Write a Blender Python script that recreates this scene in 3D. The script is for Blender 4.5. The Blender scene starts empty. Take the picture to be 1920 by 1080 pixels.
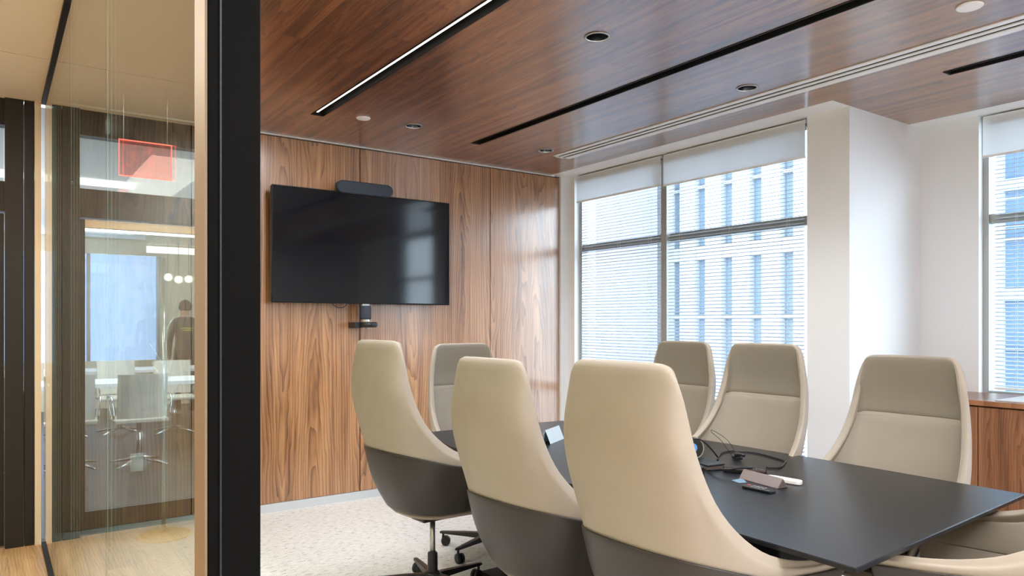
import bpy, bmesh, math, random
from mathutils import Vector, Matrix
random.seed(7)
S = bpy.context.scene
COL = S.collection
PI = math.pi
def R(d): return math.radians(d)

# ------------------------------------------------------------------ camera
cam_d = bpy.data.cameras.new('camera'); cam = bpy.data.objects.new('camera', cam_d); COL.objects.link(cam)
cam.location = (0, 0, 1.35); cam.rotation_euler = (R(90), 0, R(-35.4))
cam_d.sensor_width = 36.0; cam_d.lens = 1372/1920*36; cam_d.shift_y = 66/1920; cam_d.clip_start = 0.05; cam_d.clip_end = 200
S.camera = cam
# ------------------------------------------------------------------ world, exposure
W = bpy.data.worlds.new('sky'); S.world = W; W.use_nodes = True
bg = W.node_tree.nodes['Background']
bg.inputs['Color'].default_value = (0.72, 0.86, 1.0, 1); bg.inputs['Strength'].default_value = 11.0
S.view_settings.view_transform = 'Standard'; S.view_settings.look = 'None'
S.view_settings.exposure = 0.0; S.view_settings.gamma = 1; S.view_settings.use_curve_mapping = False
try:
    S.cycles.use_denoising = True; S.cycles.denoiser = 'OPENIMAGEDENOISE'
    S.cycles.max_bounces = 14; S.cycles.diffuse_bounces = 5; S.cycles.glossy_bounces = 5
    S.cycles.transparent_max_bounces = 24; S.cycles.transmission_bounces = 8
    S.cycles.sample_clamp_indirect = 6.0; S.cycles.caustics_reflective = False; S.cycles.caustics_refractive = False
except Exception: pass

def light(name, kind, loc, rot, energy, color, size=None, size_y=None, portal=False):
    d = bpy.data.lights.new(name, kind); d.energy = energy; d.color = color
    if kind == 'AREA':
        d.shape = 'RECTANGLE'; d.size = size; d.size_y = size_y or size
        if portal: d.cycles.is_portal = True
    o = bpy.data.objects.new(name, d); o.location = loc; o.rotation_euler = rot; COL.objects.link(o); return o
# daylight: sky portals in the two window openings (they only guide the sky's own light)
light('sky_portal', 'AREA', (4.52, 3.95, 1.5), (0, R(90), 0), 1, (1, 1, 1), 2.6, 2.5, True)
light('sky_portal', 'AREA', (5.42, 0.9, 1.8), (0, R(90), 0), 1, (1, 1, 1), 2.0, 2.6, True)
sun = light('sun', 'SUN', (0, 0, 20), (R(0), R(-48), R(-12)), 3.0, (1, 0.96, 0.9)); sun.data.angle = R(3)
# corridor ceiling lamps; unseen fill added over the near half of the meeting room
light('corridor_lamp', 'AREA', (-0.75, 3.2, 2.66), (0, 0, 0), 80, (1, 0.90, 0.76), 0.5, 2.6)
light('corridor_lamp', 'AREA', (-0.75, -0.5, 2.66), (0, 0, 0), 34, (1, 0.98, 0.95), 0.9, 1.8)
light('room_fill', 'AREA', (1.2, -0.7, 2.66), (0, 0, 0), 38, (0.92, 0.96, 1), 1.2, 0.9)
light('room_fill', 'AREA', (2.3, -1.1, 2.66), (0, 0, 0), 45, (0.90, 0.95, 1), 1.0, 0.9)
light('strip_lamp', 'AREA', (1.697, 1.58, 2.6992), (0, 0, 0), 110, (0.92, 0.96, 1), 0.008, 5.9)
for _x, _y in ((2.325, 2.578), (2.352, 4.47), (3.53, 2.64), (3.527, 4.505)):  # spots added inside the unlit downlights to brighten the floor
    _l = light('downlight_fill', 'SPOT', (_x, _y, 2.765), (0, 0, 0), 60, (0.96, 0.97, 1)); _l.data.spot_size = R(110); _l.data.spot_blend = 0.8; _l.data.shadow_soft_size = 0.03
light('far_room_lamp', 'AREA', (-1.6, 9.0, 2.50), (0, 0, 0), 170, (0.92, 0.97, 1.0), 2.4, 3.0)

# ------------------------------------------------------------------ colour and material helpers
def lin(r, g, b):
    f = lambda c: ((c/255+0.055)/1.055)**2.4 if c/255 > 0.04045 else c/255/12.92
    return (f(r), f(g), f(b), 1)
def newmat(name):
    m = bpy.data.materials.new(name); m.use_nodes = True
    nt = m.node_tree; return m, nt, nt.nodes['Principled BSDF']
def N(nt, t, **kw):
    n = nt.nodes.new(t)
    for k, v in kw.items():
        if k in n.inputs: n.inputs[k].default_value = v
        else: setattr(n, k, v)
    return n
def L(nt, a, b): nt.links.new(a, b)
def math_n(nt, op, a, b=None, c=None):
    n = nt.nodes.new('ShaderNodeMath'); n.operation = op
    for i, v in enumerate((a, b, c)):
        if v is None: continue
        if isinstance(v, (int, float)): n.inputs[i].default_value = v
        else: L(nt, v, n.inputs[i])
    return n.outputs[0]
def plain(name, col, rough=0.5, metal=0.0, spec=0.5, var=0.06, scale=12.0, bump=0.0, bscale=300.0, emis=None, estr=0, coat=0.0, trans=0.0):
    m, nt, p = newmat(name)
    p.inputs['Roughness'].default_value = rough; p.inputs['Metallic'].default_value = metal
    p.inputs['Specular IOR Level'].default_value = spec
    p.inputs['Coat Weight'].default_value = coat
    tc = N(nt, 'ShaderNodeTexCoord')
    n = N(nt, 'ShaderNodeTexNoise', Scale=scale, Detail=3.0); L(nt, tc.outputs['Object'], n.inputs['Vector'])
    r = nt.nodes.new('ShaderNodeMix'); r.data_type = 'RGBA'
    r.inputs[6].default_value = tuple(c*(1-var) for c in col[:3])+(1,)
    r.inputs[7].default_value = tuple(min(1, c*(1+var)) for c in col[:3])+(1,)
    L(nt, n.outputs['Fac'], r.inputs[0]); L(nt, r.outputs[2], p.inputs['Base Color'])
    if bump:
        n2 = N(nt, 'ShaderNodeTexNoise', Scale=bscale, Detail=3.0); L(nt, tc.outputs['Object'], n2.inputs['Vector'])
        b = N(nt, 'ShaderNodeBump', Strength=bump, Distance=0.002); L(nt, n2.outputs['Fac'], b.inputs['Height']); L(nt, b.outputs[0], p.inputs['Normal'])
    if emis: p.inputs['Emission Color'].default_value = emis; p.inputs['Emission Strength'].default_value = estr
    if trans: p.inputs['Transmission Weight'].default_value = trans
    return m

def wood(name, dark, mid, light_, across='X', along='Z', strip=0.165, rough=0.38, lines=26.0, plank_var=0.25, stretch=0.05, fine=1.1, ringw=0.36, groove=None, coat=0.0, boardlen=None, broad=1.3, cior=1.5):
    """veneer: strips side by side, each with its own slice of long stretched growth rings"""
    m, nt, p = newmat(name)
    tc = N(nt, 'ShaderNodeTexCoord'); sx = N(nt, 'ShaderNodeSeparateXYZ'); L(nt, tc.outputs['Object'], sx.inputs[0])
    a = sx.outputs[across]; l = sx.outputs[along]
    q = math_n(nt, 'DIVIDE', a, strip); idx = math_n(nt, 'FLOOR', q)
    fr = math_n(nt, 'SUBTRACT', math_n(nt, 'FRACT', q), 0.5)
    key = idx
    if boardlen:
        sh = N(nt, 'ShaderNodeTexWhiteNoise'); sh.noise_dimensions = '1D'; L(nt, idx, sh.inputs['W'])
        lq = math_n(nt, 'ADD', math_n(nt, 'DIVIDE', l, boardlen), sh.outputs['Value'])
        key = math_n(nt, 'ADD', math_n(nt, 'MULTIPLY', idx, 7.13), math_n(nt, 'FLOOR', lq))
    wn = N(nt, 'ShaderNodeTexWhiteNoise'); wn.noise_dimensions = '1D'; L(nt, key, wn.inputs['W'])
    rnd = wn.outputs['Value']
    sc = N(nt, 'ShaderNodeSeparateColor'); L(nt, wn.outputs['Color'], sc.inputs[0])
    # local coordinates of the slice
    xl = math_n(nt, 'ADD', math_n(nt, 'MULTIPLY', fr, strip), math_n(nt, 'MULTIPLY', math_n(nt, 'SUBTRACT', sc.outputs[1], 0.5), strip*1.1))
    zl = math_n(nt, 'MULTIPLY', math_n(nt, 'ADD', l, math_n(nt, 'MULTIPLY', rnd, 6.0)), stretch)
    # wobble
    cw = N(nt, 'ShaderNodeCombineXYZ'); L(nt, math_n(nt, 'MULTIPLY', a, 7.0), cw.inputs[0]); L(nt, math_n(nt, 'MULTIPLY', l, 1.1), cw.inputs[1]); L(nt, math_n(nt, 'MULTIPLY', rnd, 40.0), cw.inputs[2])
    nw = N(nt, 'ShaderNodeTexNoise', Scale=1.0, Detail=3.0, Roughness=0.5); L(nt, cw.outputs[0], nw.inputs['Vector'])
    wob = math_n(nt, 'MULTIPLY', math_n(nt, 'SUBTRACT', nw.outputs['Fac'], 0.5), 0.10)
    zz = math_n(nt, 'ADD', math_n(nt, 'PINGPONG', zl, 0.12), wob)
    rr = math_n(nt, 'SQRT', math_n(nt, 'ADD', math_n(nt, 'MULTIPLY', xl, xl), math_n(nt, 'MULTIPLY', zz, zz)))
    ph = math_n(nt, 'FRACT', math_n(nt, 'MULTIPLY', math_n(nt, 'ADD', rr, math_n(nt, 'MULTIPLY', wob, 0.35)), lines*5))
    ring = math_n(nt, 'POWER', ph, 2.2)
    # fine pores
    cf = N(nt, 'ShaderNodeCombineXYZ'); L(nt, math_n(nt, 'MULTIPLY', a, 260.0), cf.inputs[0]); L(nt, math_n(nt, 'MULTIPLY', l, 5.0), cf.inputs[1]); L(nt, rnd, cf.inputs[2])
    nf = N(nt, 'ShaderNodeTexNoise', Scale=1.0, Detail=4.0, Roughness=0.65); L(nt, cf.outputs[0], nf.inputs['Vector'])
    cb = N(nt, 'ShaderNodeCombineXYZ'); L(nt, math_n(nt, 'MULTIPLY', a, 22.0), cb.inputs[0]); L(nt, math_n(nt, 'MULTIPLY', l, 0.8), cb.inputs[1]); L(nt, math_n(nt, 'MULTIPLY', rnd, 9.0), cb.inputs[2])
    nb = N(nt, 'ShaderNodeTexNoise', Scale=1.0, Detail=3.0); L(nt, cb.outputs[0], nb.inputs['Vector'])
    v = math_n(nt, 'ADD', math_n(nt, 'MULTIPLY', ring, ringw), math_n(nt, 'MULTIPLY', math_n(nt, 'SUBTRACT', nf.outputs['Fac'], 0.5), fine))
    v = math_n(nt, 'ADD', v, math_n(nt, 'MULTIPLY', math_n(nt, 'SUBTRACT', nb.outputs['Fac'], 0.5), broad))
    v = math_n(nt, 'ADD', v, math_n(nt, 'MULTIPLY', math_n(nt, 'SUBTRACT', sc.outputs[2], 0.5), plank_var))
    v = math_n(nt, 'ADD', v, 0.30)
    cr = N(nt, 'ShaderNodeValToRGB'); e = cr.color_ramp.elements
    e[0].position = 0.0; e[0].color = light_; e[1].position = 1.0; e[1].color = dark
    k = cr.color_ramp.elements.new(0.45); k.color = mid
    L(nt, v, cr.inputs[0])
    colr = cr.outputs[0]
    h = v
    if groove:
        g = math_n(nt, 'FRACT', math_n(nt, 'DIVIDE', a, groove))
        gm = math_n(nt, 'LESS_THAN', g, 0.30)
        mx = nt.nodes.new('ShaderNodeMix'); mx.data_type = 'RGBA'; mx.blend_type = 'MULTIPLY'
        L(nt, math_n(nt, 'MULTIPLY', gm, 0.55), mx.inputs[0]); L(nt, colr, mx.inputs[6]); mx.inputs[7].default_value = (0.25, 0.2, 0.18, 1)
        colr = mx.outputs[2]
    L(nt, colr, p.inputs['Base Color'])
    p.inputs['Roughness'].default_value = rough; p.inputs['Coat Weight'].default_value = coat; p.inputs['Coat Roughness'].default_value = 0.22; p.inputs['Coat IOR'].default_value = cior
    b = N(nt, 'ShaderNodeBump', Strength=0.06, Distance=0.001); L(nt, h, b.inputs['Height']); L(nt, b.outputs[0], p.inputs['Normal'])
    return m

def glassmat(name, tint=(1, 1, 1, 1), base=0.04, power=5.0, rough=0.0, gain=1.0):
    """clear pane: see-through, mirror-like at grazing angles (Schlick)"""
    m, nt, p = newmat(name); nt.nodes.remove(p)
    out = nt.nodes['Material Output']
    lw = N(nt, 'ShaderNodeLayerWeight', Blend=0.5)
    f = math_n(nt, 'MULTIPLY', math_n(nt, 'ADD', math_n(nt, 'MULTIPLY', math_n(nt, 'POWER', lw.outputs['Facing'], power), 1-base), base), gain)
    t = N(nt, 'ShaderNodeBsdfTransparent'); t.inputs[0].default_value = tint
    g = N(nt, 'ShaderNodeBsdfGlossy', Roughness=rough); g.inputs[0].default_value = (1, 1, 1, 1)
    mx = N(nt, 'ShaderNodeMixShader'); L(nt, f, mx.inputs[0]); L(nt, t.outputs[0], mx.inputs[1]); L(nt, g.outputs[0], mx.inputs[2])
    L(nt, mx.outputs[0], out.inputs[0]); return m

def translucent(name, col, frac=0.4, opacity=1.0):
    m, nt, p = newmat(name); nt.nodes.remove(p)
    out = nt.nodes['Material Output']
    d = N(nt, 'ShaderNodeBsdfDiffuse'); d.inputs[0].default_value = col
    t = N(nt, 'ShaderNodeBsdfTranslucent'); t.inputs[0].default_value = col
    mx = N(nt, 'ShaderNodeMixShader'); mx.inputs[0].default_value = frac
    L(nt, d.outputs[0], mx.inputs[1]); L(nt, t.outputs[0], mx.inputs[2])
    tr = N(nt, 'ShaderNodeBsdfTransparent'); m2 = N(nt, 'ShaderNodeMixShader'); m2.inputs[0].default_value = opacity
    L(nt, tr.outputs[0], m2.inputs[1]); L(nt, mx.outputs[0], m2.inputs[2]); L(nt, m2.outputs[0], out.inputs[0]); return m

def carpet():
    m, nt, p = newmat('carpet')
    tc = N(nt, 'ShaderNodeTexCoord'); mp = N(nt, 'ShaderNodeMapping'); L(nt, tc.outputs['Object'], mp.inputs[0])
    mp.inputs['Scale'].default_value = (1.0, 3.2, 1)
    n1 = N(nt, 'ShaderNodeTexNoise', Scale=22.0, Detail=6.0, Roughness=0.7); L(nt, mp.outputs[0], n1.inputs[0])
    n2 = N(nt, 'ShaderNodeTexNoise', Scale=190.0, Detail=2.0); L(nt, tc.outputs['Object'], n2.inputs[0])
    v = math_n(nt, 'ADD', math_n(nt, 'MULTIPLY', n1.outputs['Fac'], 0.7), math_n(nt, 'MULTIPLY', n2.outputs['Fac'], 0.3))
    cr = N(nt, 'ShaderNodeValToRGB'); e = cr.color_ramp.elements
    e[0].position = 0.38; e[0].color = lin(128, 124, 122); e[1].position = 0.60; e[1].color = lin(236, 232, 228)
    k = cr.color_ramp.elements.new(0.44); k.color = lin(218, 213, 208)
    L(nt, v, cr.inputs[0]); L(nt, cr.outputs[0], p.inputs['Base Color']); p.inputs['Roughness'].default_value = 0.95
    p.inputs['Specular IOR Level'].default_value = 0.1
    b = N(nt, 'ShaderNodeBump', Strength=0.7, Distance=0.006); L(nt, v, b.inputs['Height']); L(nt, b.outputs[0], p.inputs['Normal'])
    return m

M = {}
M['walnut_wall'] = wood('walnut_wall', lin(94, 58, 34), lin(164, 114, 72), lin(200, 150, 104), 'X', 'Z', strip=0.30, rough=0.36, lines=10, plank_var=0.2, fine=0.8, ringw=0.5, coat=1.0, cior=1.7)
M['walnut_ceiling'] = wood('walnut_ceiling', lin(64, 30, 14), lin(130, 72, 38), lin(168, 106, 62), 'X', 'Y', strip=0.15, rough=0.34, lines=14, plank_var=0.22, stretch=0.03, groove=0.0075, boardlen=2.4, coat=1.0, broad=1.9, cior=2.2)
M['walnut_cabinet'] = wood('walnut_cabinet', lin(84, 52, 34), lin(136, 90, 60), lin(166, 116, 82), 'Y', 'Z', strip=0.2, rough=0.4, lines=18)
M['walnut_top'] = wood('walnut_top', lin(84, 48, 28), lin(134, 86, 56), lin(166, 116, 80), 'X', 'Y', strip=0.25, rough=0.3, lines=18)
M['oak_floor'] = wood('oak_floor', lin(150, 112, 70), lin(196, 158, 110), lin(214, 180, 134), 'X', 'Y', strip=0.18, rough=0.35, lines=12, plank_var=0.3, boardlen=1.6)
M['brown_floor'] = wood('brown_floor', lin(40, 30, 22), lin(62, 48, 36), lin(84, 68, 52), 'X', 'Y', strip=0.12, rough=0.35, lines=12, plank_var=0.5, boardlen=1.0)
M['carpet'] = carpet()
M['white'] = plain('white_paint', lin(236, 237, 238), 0.7, var=0.01, scale=3)
M['white_trim'] = plain('white_trim', lin(246, 245, 244), 0.45, var=0.01)
M['soffit'] = plain('white_soffit', lin(246, 246, 246), 0.75, var=0.01)
M['baseboard'] = plain('grey_baseboard', lin(205, 208, 212), 0.3, metal=0.0, var=0.02)
M['beige'] = plain('beige_paint', lin(240, 228, 206), 0.6, var=0.02, scale=2)
M['beige_strip'] = plain('beige_metal', lin(214, 196, 166), 0.4, var=0.03)
M['alu'] = plain('brushed_aluminium', lin(190, 192, 195), 0.35, metal=0.8, var=0.03)
M['black_metal'] = plain('black_metal', lin(9, 9, 9), 0.5, var=0.1, spec=0.2)
M['joint'] = plain('glass_joint', lin(214, 206, 190), 0.3)
M['post_black'] = plain('matt_black_metal', lin(9, 9, 9), 0.65, spec=0.08)
M['bronze'] = plain('dark_bronze', lin(30, 27, 22), 0.4, var=0.08, spec=0.35)
M['tan_reflection'] = plain('bronze_tan_reflection', lin(128, 108, 84), 0.5, metal=0.0, var=0.05)  # bronze post side; the corridor's reflection is put into the tan colour
M['winframe'] = plain('grey_window_frame', lin(168, 170, 168), 0.4, var=0.04, metal=0.3)
M['blind'] = plain('blind_slat', lin(186, 194, 204), 0.45, var=0.02)
M['shade'] = translucent('shade_fabric', (0.94, 0.94, 0.93, 1), 0.62, 0.94)
M['glass'] = glassmat('partition_glass', (0.79, 0.86, 0.83, 1))
M['winglass'] = glassmat('window_glass', (0.97, 0.99, 0.99, 1))
M['farglass'] = glassmat('door_glass', (0.74, 0.79, 0.80, 1))
M['leather'] = plain('beige_upholstery', lin(164, 152, 137), 0.55, var=0.07, scale=9, bump=0.12, bscale=420, spec=0.35)
M['leather_shaded'] = plain('beige_upholstery_shaded', lin(148, 137, 122), 0.5, var=0.06, scale=9, bump=0.12, bscale=420, spec=0.4)  # shell fabric again, darkened to hold the shade on inner faces
M['head_leather_shaded'] = plain('headrest_upholstery_shaded', lin(136, 126, 111), 0.42, var=0.05, scale=8, bump=0.1, bscale=420, spec=0.5)  # same fabric as the back, shade put into the darker colour
M['shell'] = plain('charcoal_shell', lin(50, 44, 40), 0.40, var=0.05, spec=0.5, bump=0.05, bscale=600)
M['black_plastic'] = plain('black_plastic', lin(24, 24, 25), 0.35, var=0.08)
M['steel'] = plain('satin_steel', lin(190, 188, 184), 0.3, metal=1.0, var=0.03)
M['table'] = plain('black_table_top', lin(19, 21, 27), 0.32, var=0.10, scale=30, spec=0.5, bump=0.05, bscale=500)
M['screen'] = plain('tv_glass', lin(5, 7, 14), 0.08, var=0.02, spec=0.5)
M['fabric_dark'] = plain('grey_speaker_fabric', lin(54, 60, 70), 0.85, var=0.2, scale=200, bump=0.5, bscale=900)
M['cable'] = plain('cable_rubber', lin(30, 30, 32), 0.35, var=0.05)
M['disc_white'] = plain('white_disc', lin(252, 250, 250), 0.6, var=0.01)
M['led'] = plain('led_strip', (1, 1, 1, 1), 0.5, emis=(1, 0.93, 0.88, 1), estr=4)
M['reflector'] = plain('black_chrome_reflector', lin(70, 72, 76), 0.12, metal=1.0, var=0.1)
M['dark'] = plain('dark_slot', lin(10, 10, 11), 0.6, var=0.05)
M['slot_blue'] = plain('slot_liner', lin(26, 30, 36), 0.35, var=0.05)
M['white_plastic'] = plain('white_plastic', lin(236, 232, 228), 0.35, var=0.01)
M['paper'] = plain('pale_paper', lin(206, 222, 230), 0.6, var=0.01)
M['taupe_metal'] = plain('taupe_metal', lin(112, 98, 94), 0.4, metal=0.3, var=0.03)
M['blue_screen'] = plain('blue_screen', lin(60, 110, 170), 0.3, emis=lin(90, 160, 225), estr=0.6)
M['red_button'] = plain('red_button', lin(210, 90, 100), 0.5)
M['grey_button'] = plain('grey_button', lin(150, 152, 156), 0.5)
M['gold_wood'] = plain('golden_base', lin(236, 196, 136), 0.25, var=0.08)
M['counter'] = plain('pale_counter', lin(228, 220, 210), 0.35, var=0.02)

# ------------------------------------------------------------------ geometry helpers
def tag(o, label=None, cat=None, group=None, kind=None):
    if label: o['label'] = label
    if cat: o['category'] = cat
    if group: o['group'] = group
    if kind: o['kind'] = kind
    return o
def root(name, loc=(0, 0, 0), rz=0.0):
    o = bpy.data.objects.new(name, None); o.location = loc; o.rotation_euler = (0, 0, rz); COL.objects.link(o); return o
def obj(name, bm, m, parent=None, world=True, smooth=False, bevel=0.0, seg=2, sub=0):
    """link bm as one mesh object; with world=True its coordinates are world ones and are made local to the parent"""
    if parent is not None and world:
        mw = parent.matrix_basis if parent.parent is None else parent.parent.matrix_basis @ parent.matrix_basis
        bmesh.ops.transform(bm, matrix=mw.inverted(), verts=bm.verts)
    bmesh.ops.recalc_face_normals(bm, faces=bm.faces)
    me = bpy.data.meshes.new(name); bm.to_mesh(me); bm.free()
    if smooth:
        for p in me.polygons: p.use_smooth = True
    me.materials.append(m)
    o = bpy.data.objects.new(name, me); COL.objects.link(o)
    if parent is not None: o.parent = parent
    if bevel:
        b = o.modifiers.new('bevel', 'BEVEL'); b.width = bevel; b.segments = seg; b.limit_method = 'ANGLE'
    if sub:
        s = o.modifiers.new('subd', 'SUBSURF'); s.levels = sub; s.render_levels = sub
    return o
def struct(name, bm, m, parent=None, **kw):
    o = obj(name, bm, m, parent, **kw)
    if parent is None: o['kind'] = 'structure'
    return o
def box(bm, x0, x1, y0, y1, z0, z1, mat=None):
    v = [bm.verts.new((x, y, z)) for x in (x0, x1) for y in (y0, y1) for z in (z0, z1)]
    if mat is not None:
        for q in v: q.co = mat @ q.co
    for f in ((0, 1, 3, 2), (4, 6, 7, 5), (0, 4, 5, 1), (2, 3, 7, 6), (0, 2, 6, 4), (1, 5, 7, 3)):
        bm.faces.new([v[i] for i in f])
    return bm
def B(*a, **k): return box(bmesh.new(), *a, **k)
def prism(bm, pts, z0, z1, inset=0.0):
    a = [bm.verts.new((x, y, z0)) for x, y in pts]; b = [bm.verts.new((x, y, z1)) for x, y in pts]
    bm.faces.new(a[::-1]); bm.faces.new(b); n = len(pts)
    for i in range(n): bm.faces.new((a[i], a[(i+1) % n], b[(i+1) % n], b[i]))
    return bm
def lathe(bm, prof, c=(0, 0, 0), seg=32, cap=True, mat=None):
    """prof: list of (r, z); revolved about z at c"""
    rings = []
    for r, z in prof:
        ring = [bm.verts.new((c[0]+r*math.cos(2*PI*i/seg), c[1]+r*math.sin(2*PI*i/seg), c[2]+z)) for i in range(seg)]
        rings.append(ring)
    for a, b in zip(rings, rings[1:]):
        for i in range(seg): bm.faces.new((a[i], a[(i+1) % seg], b[(i+1) % seg], b[i]))
    if cap: bm.faces.new(rings[0][::-1]); bm.faces.new(rings[-1])
    if mat is not None:
        for ring in rings:
            for q in ring: q.co = mat @ q.co
    return bm
def catmull(P, n):
    P = [Vector(p) for p in P]; out = []
    Q = [2*P[0]-P[1]] + P + [2*P[-1]-P[-2]]
    for i in range(len(P)-1):
        a, b, c, d = Q[i:i+4]
        for k in range(n):
            t = k/n
            out.append(0.5*((2*b)+(c-a)*t+(2*a-5*b+4*c-d)*t*t+(3*b-a-3*c+d)*t**3))
    out.append(P[-1]); return out
def tube(bm, path, r, seg=10, cap=True):
    path = [Vector(p) for p in path]; rings = []
    up = Vector((0, 0, 1))
    for i, p in enumerate(path):
        t = (path[min(i+1, len(path)-1)]-path[max(i-1, 0)]).normalized()
        s = t.cross(up)
        if s.length < 1e-3: s = t.cross(Vector((1, 0, 0)))
        s.normalize(); u = s.cross(t).normalized()
        rr = r[i] if isinstance(r, (list, tuple)) else r
        rings.append([bm.verts.new(p+rr*(math.cos(2*PI*k/seg)*s+math.sin(2*PI*k/seg)*u)) for k in range(seg)])
    for a, b in zip(rings, rings[1:]):
        for k in range(seg): bm.faces.new((a[k], a[(k+1) % seg], b[(k+1) % seg], b[k]))
    if cap: bm.faces.new(rings[0][::-1]); bm.faces.new(rings[-1])
    return bm
def sphere(bm, c, r, su=16, sv=10, sc=(1, 1, 1)):
    g = bmesh.ops.create_uvsphere(bm, u_segments=su, v_segments=sv, radius=r)
    for v in g['verts']: v.co = Vector((v.co.x*sc[0], v.co.y*sc[1], v.co.z*sc[2]))+Vector(c)
    return bm
def dup(o, parent=None):
    c = o.copy(); COL.objects.link(c)
    if parent is not None: c.parent = parent
    for ch in list(o.children): dup(ch, c)
    return c

H = 2.70          # ceiling height
YB = 5.25         # face of the panelled wall
XG = 0.256        # glass partition
# ================================================================== THE SETTING
struct('floor', B(XG+0.04, 5.6, -1.7, YB+0.1, -0.1, 0.0), M['carpet'])
struct('floor_corridor', B(-1.7, XG-0.012, -1.7, 5.36, -0.1, 0.0), M['oak_floor'])
# ---- wooden ceiling with its slots cut out
cx_poly = [(XG+0.04, -1.7), (5.08, -1.7), (5.08, 2.49), (4.15, 2.49), (4.15, YB+0.02), (XG+0.04, YB+0.02)]
ceil = obj('ceiling', prism(bmesh.new(), cx_poly, H, H+0.12), M['walnut_ceiling']); ceil['kind'] = 'structure'
SL = [(1.683, 1.757, -1.4, 4.60), (2.93, 3.0, -1.4, 4.645), (4.17, 4.24, -1.4, 1.86), (3.69, 3.83, -1.4, 4.60)]
DL = [(2.325, 2.578), (2.352, 4.47), (3.53, 2.64), (3.527, 4.505)]
cut = bmesh.new()
for a in SL: box(cut, *a, H-0.05, H+0.075)
for x, y in DL: lathe(cut, [(0.055, -0.05), (0.055, 0.09)], (x, y, H), 32)
cm = bpy.data.meshes.new('cut'); bmesh.ops.recalc_face_normals(cut, faces=cut.faces); cut.to_mesh(cm); cut.free()
co = bpy.data.objects.new('cut', cm); COL.objects.link(co)
bo = ceil.modifiers.new('cut', 'BOOLEAN'); bo.object = co; bo.operation = 'DIFFERENCE'; bo.solver = 'EXACT'
dg = bpy.context.evaluated_depsgraph_get(); nm = bpy.data.meshes.new_from_object(ceil.evaluated_get(dg))
ceil.modifiers.clear(); ceil.data = nm; bpy.data.objects.remove(co)
# ---- white soffits, pier and window walls (right side)
struct('ceiling_soffit', prism(bmesh.new(), [(4.15, 2.49), (4.60, 2.49), (4.60, YB+0.1), (4.15, YB+0.1)], H, H+0.12), M['soffit'])
struct('ceiling_soffit', prism(bmesh.new(), [(5.08, -1.7), (5.6, -1.7), (5.6, 2.49), (5.08, 2.49)], H, H+0.12), M['soffit'])
struct('wall_pier', B(4.34, 5.6, 2.49, 2.78, 0.0, H), M['white'])
b = bmesh.new(); box(b, 4.34, 4.60, 5.12, YB+0.1, 0, H); box(b, 4.2685, 4.34, YB-0.02, YB+0.1, 0, H); box(b, 4.34, 4.60, 2.78, 5.12, 0, 0.30)
struct('wall_window', b, M['white'])
b = bmesh.new(); box(b, 5.23, 5.5, 2.12, 2.49, 0, H); box(b, 5.23, 5.5, -1.7, 2.12, 0, 0.86); box(b, 5.23, 5.5, -1.7, -0.4, 0.86, H)
struct('wall_right', b, M['white'])
struct('wall_front', B(-1.7, 5.6, -1.8, -1.7, 0, H), M['white'])
struct('wall_corridor', B(-1.8, -1.7, -1.8, 5.36, 0, H), M['beige'])
struct('ceiling_corridor', B(-1.8, XG+0.04, -1.8, 4.425, H, H+0.12), M['beige'])
struct('ceiling_corridor', B(-1.8, XG+0.04, 4.435, 5.36, H, H+0.12), M['beige'])
struct('wall_corridor_return', B(XG-0.03, XG+0.06, -1.7, -0.35, 0, H), M['beige'])
# thin reveal line between the two corridor ceiling panels
struct('trim_1', B(-1.0, XG-0.03, 4.425, 4.435, H+0.004, H+0.02), M['dark'])
# ---- panelled wall: core, four walnut panels, base and top strip
wb = root('wall_back'); wb['kind'] = 'structure'
obj('wall_core', B(XG+0.03, 4.262, YB+0.025, YB+0.12, 0, H), M['dark'], wb)
obj('end_panel', B(4.2625, 4.268, YB+0.002, YB+0.12, 0.065, H), M['walnut_wall'], wb)
for x0, x1 in ((XG+0.04, 1.087), (1.095, 2.297), (2.305, 3.497), (3.505, 4.262)):
    obj('walnut_panel', B(x0, x1, YB, YB+0.022, 0.065, H-0.014), M['walnut_wall'], wb)
struct('baseboard_back', B(XG+0.04, 4.30, YB-0.004, YB+0.024, 0, 0.062), M['baseboard'])
struct('trim_2', B(XG+0.04, 4.19, YB-0.030, YB-0.012, H-0.010, H-0.001), M['white_trim'])
# ---- glass partition
gw = root('wall_left', (XG, 1.1, 0)); gw['kind'] = 'structure'
ys = [1.175, 2.30, 3.44, 4.46, 5.27]
for a, c in zip(ys, ys[1:]):
    obj('glass_pane', B(XG, XG+0.010, a+0.0015, c-0.0015, 0.022, H-0.022), M['glass'], gw)
for yy in ys[1:-1]: obj('glass_joint', B(XG+0.004, XG+0.0065, yy-0.0014, yy+0.0014, 0.022, H-0.022), M['joint'], gw)
obj('top_track', B(XG-0.012, XG+0.024, 1.11, 5.27, H-0.024, H), M['black_metal'], gw)
obj('bottom_track', B(XG-0.012, XG+0.024, 1.11, 5.27, 0.0, 0.024), M['black_metal'], gw)
obj('end_post', B(XG-0.004, XG+0.071, 1.107, 1.172, 0, H), M['post_black'], gw, bevel=0.002)
obj('post_cover', B(XG-0.008, XG-0.0045, 1.1075, 1.172, 0, H), M['tan_reflection'], gw)
obj('post_gasket', B(XG+0.012, XG+0.0145, 1.1045, 1.1065, 0, H), M['slot_blue'], gw)
obj('header', B(XG-0.004, XG+0.071, -0.35, 1.106, H-0.05, H), M['black_metal'], gw)
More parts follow.
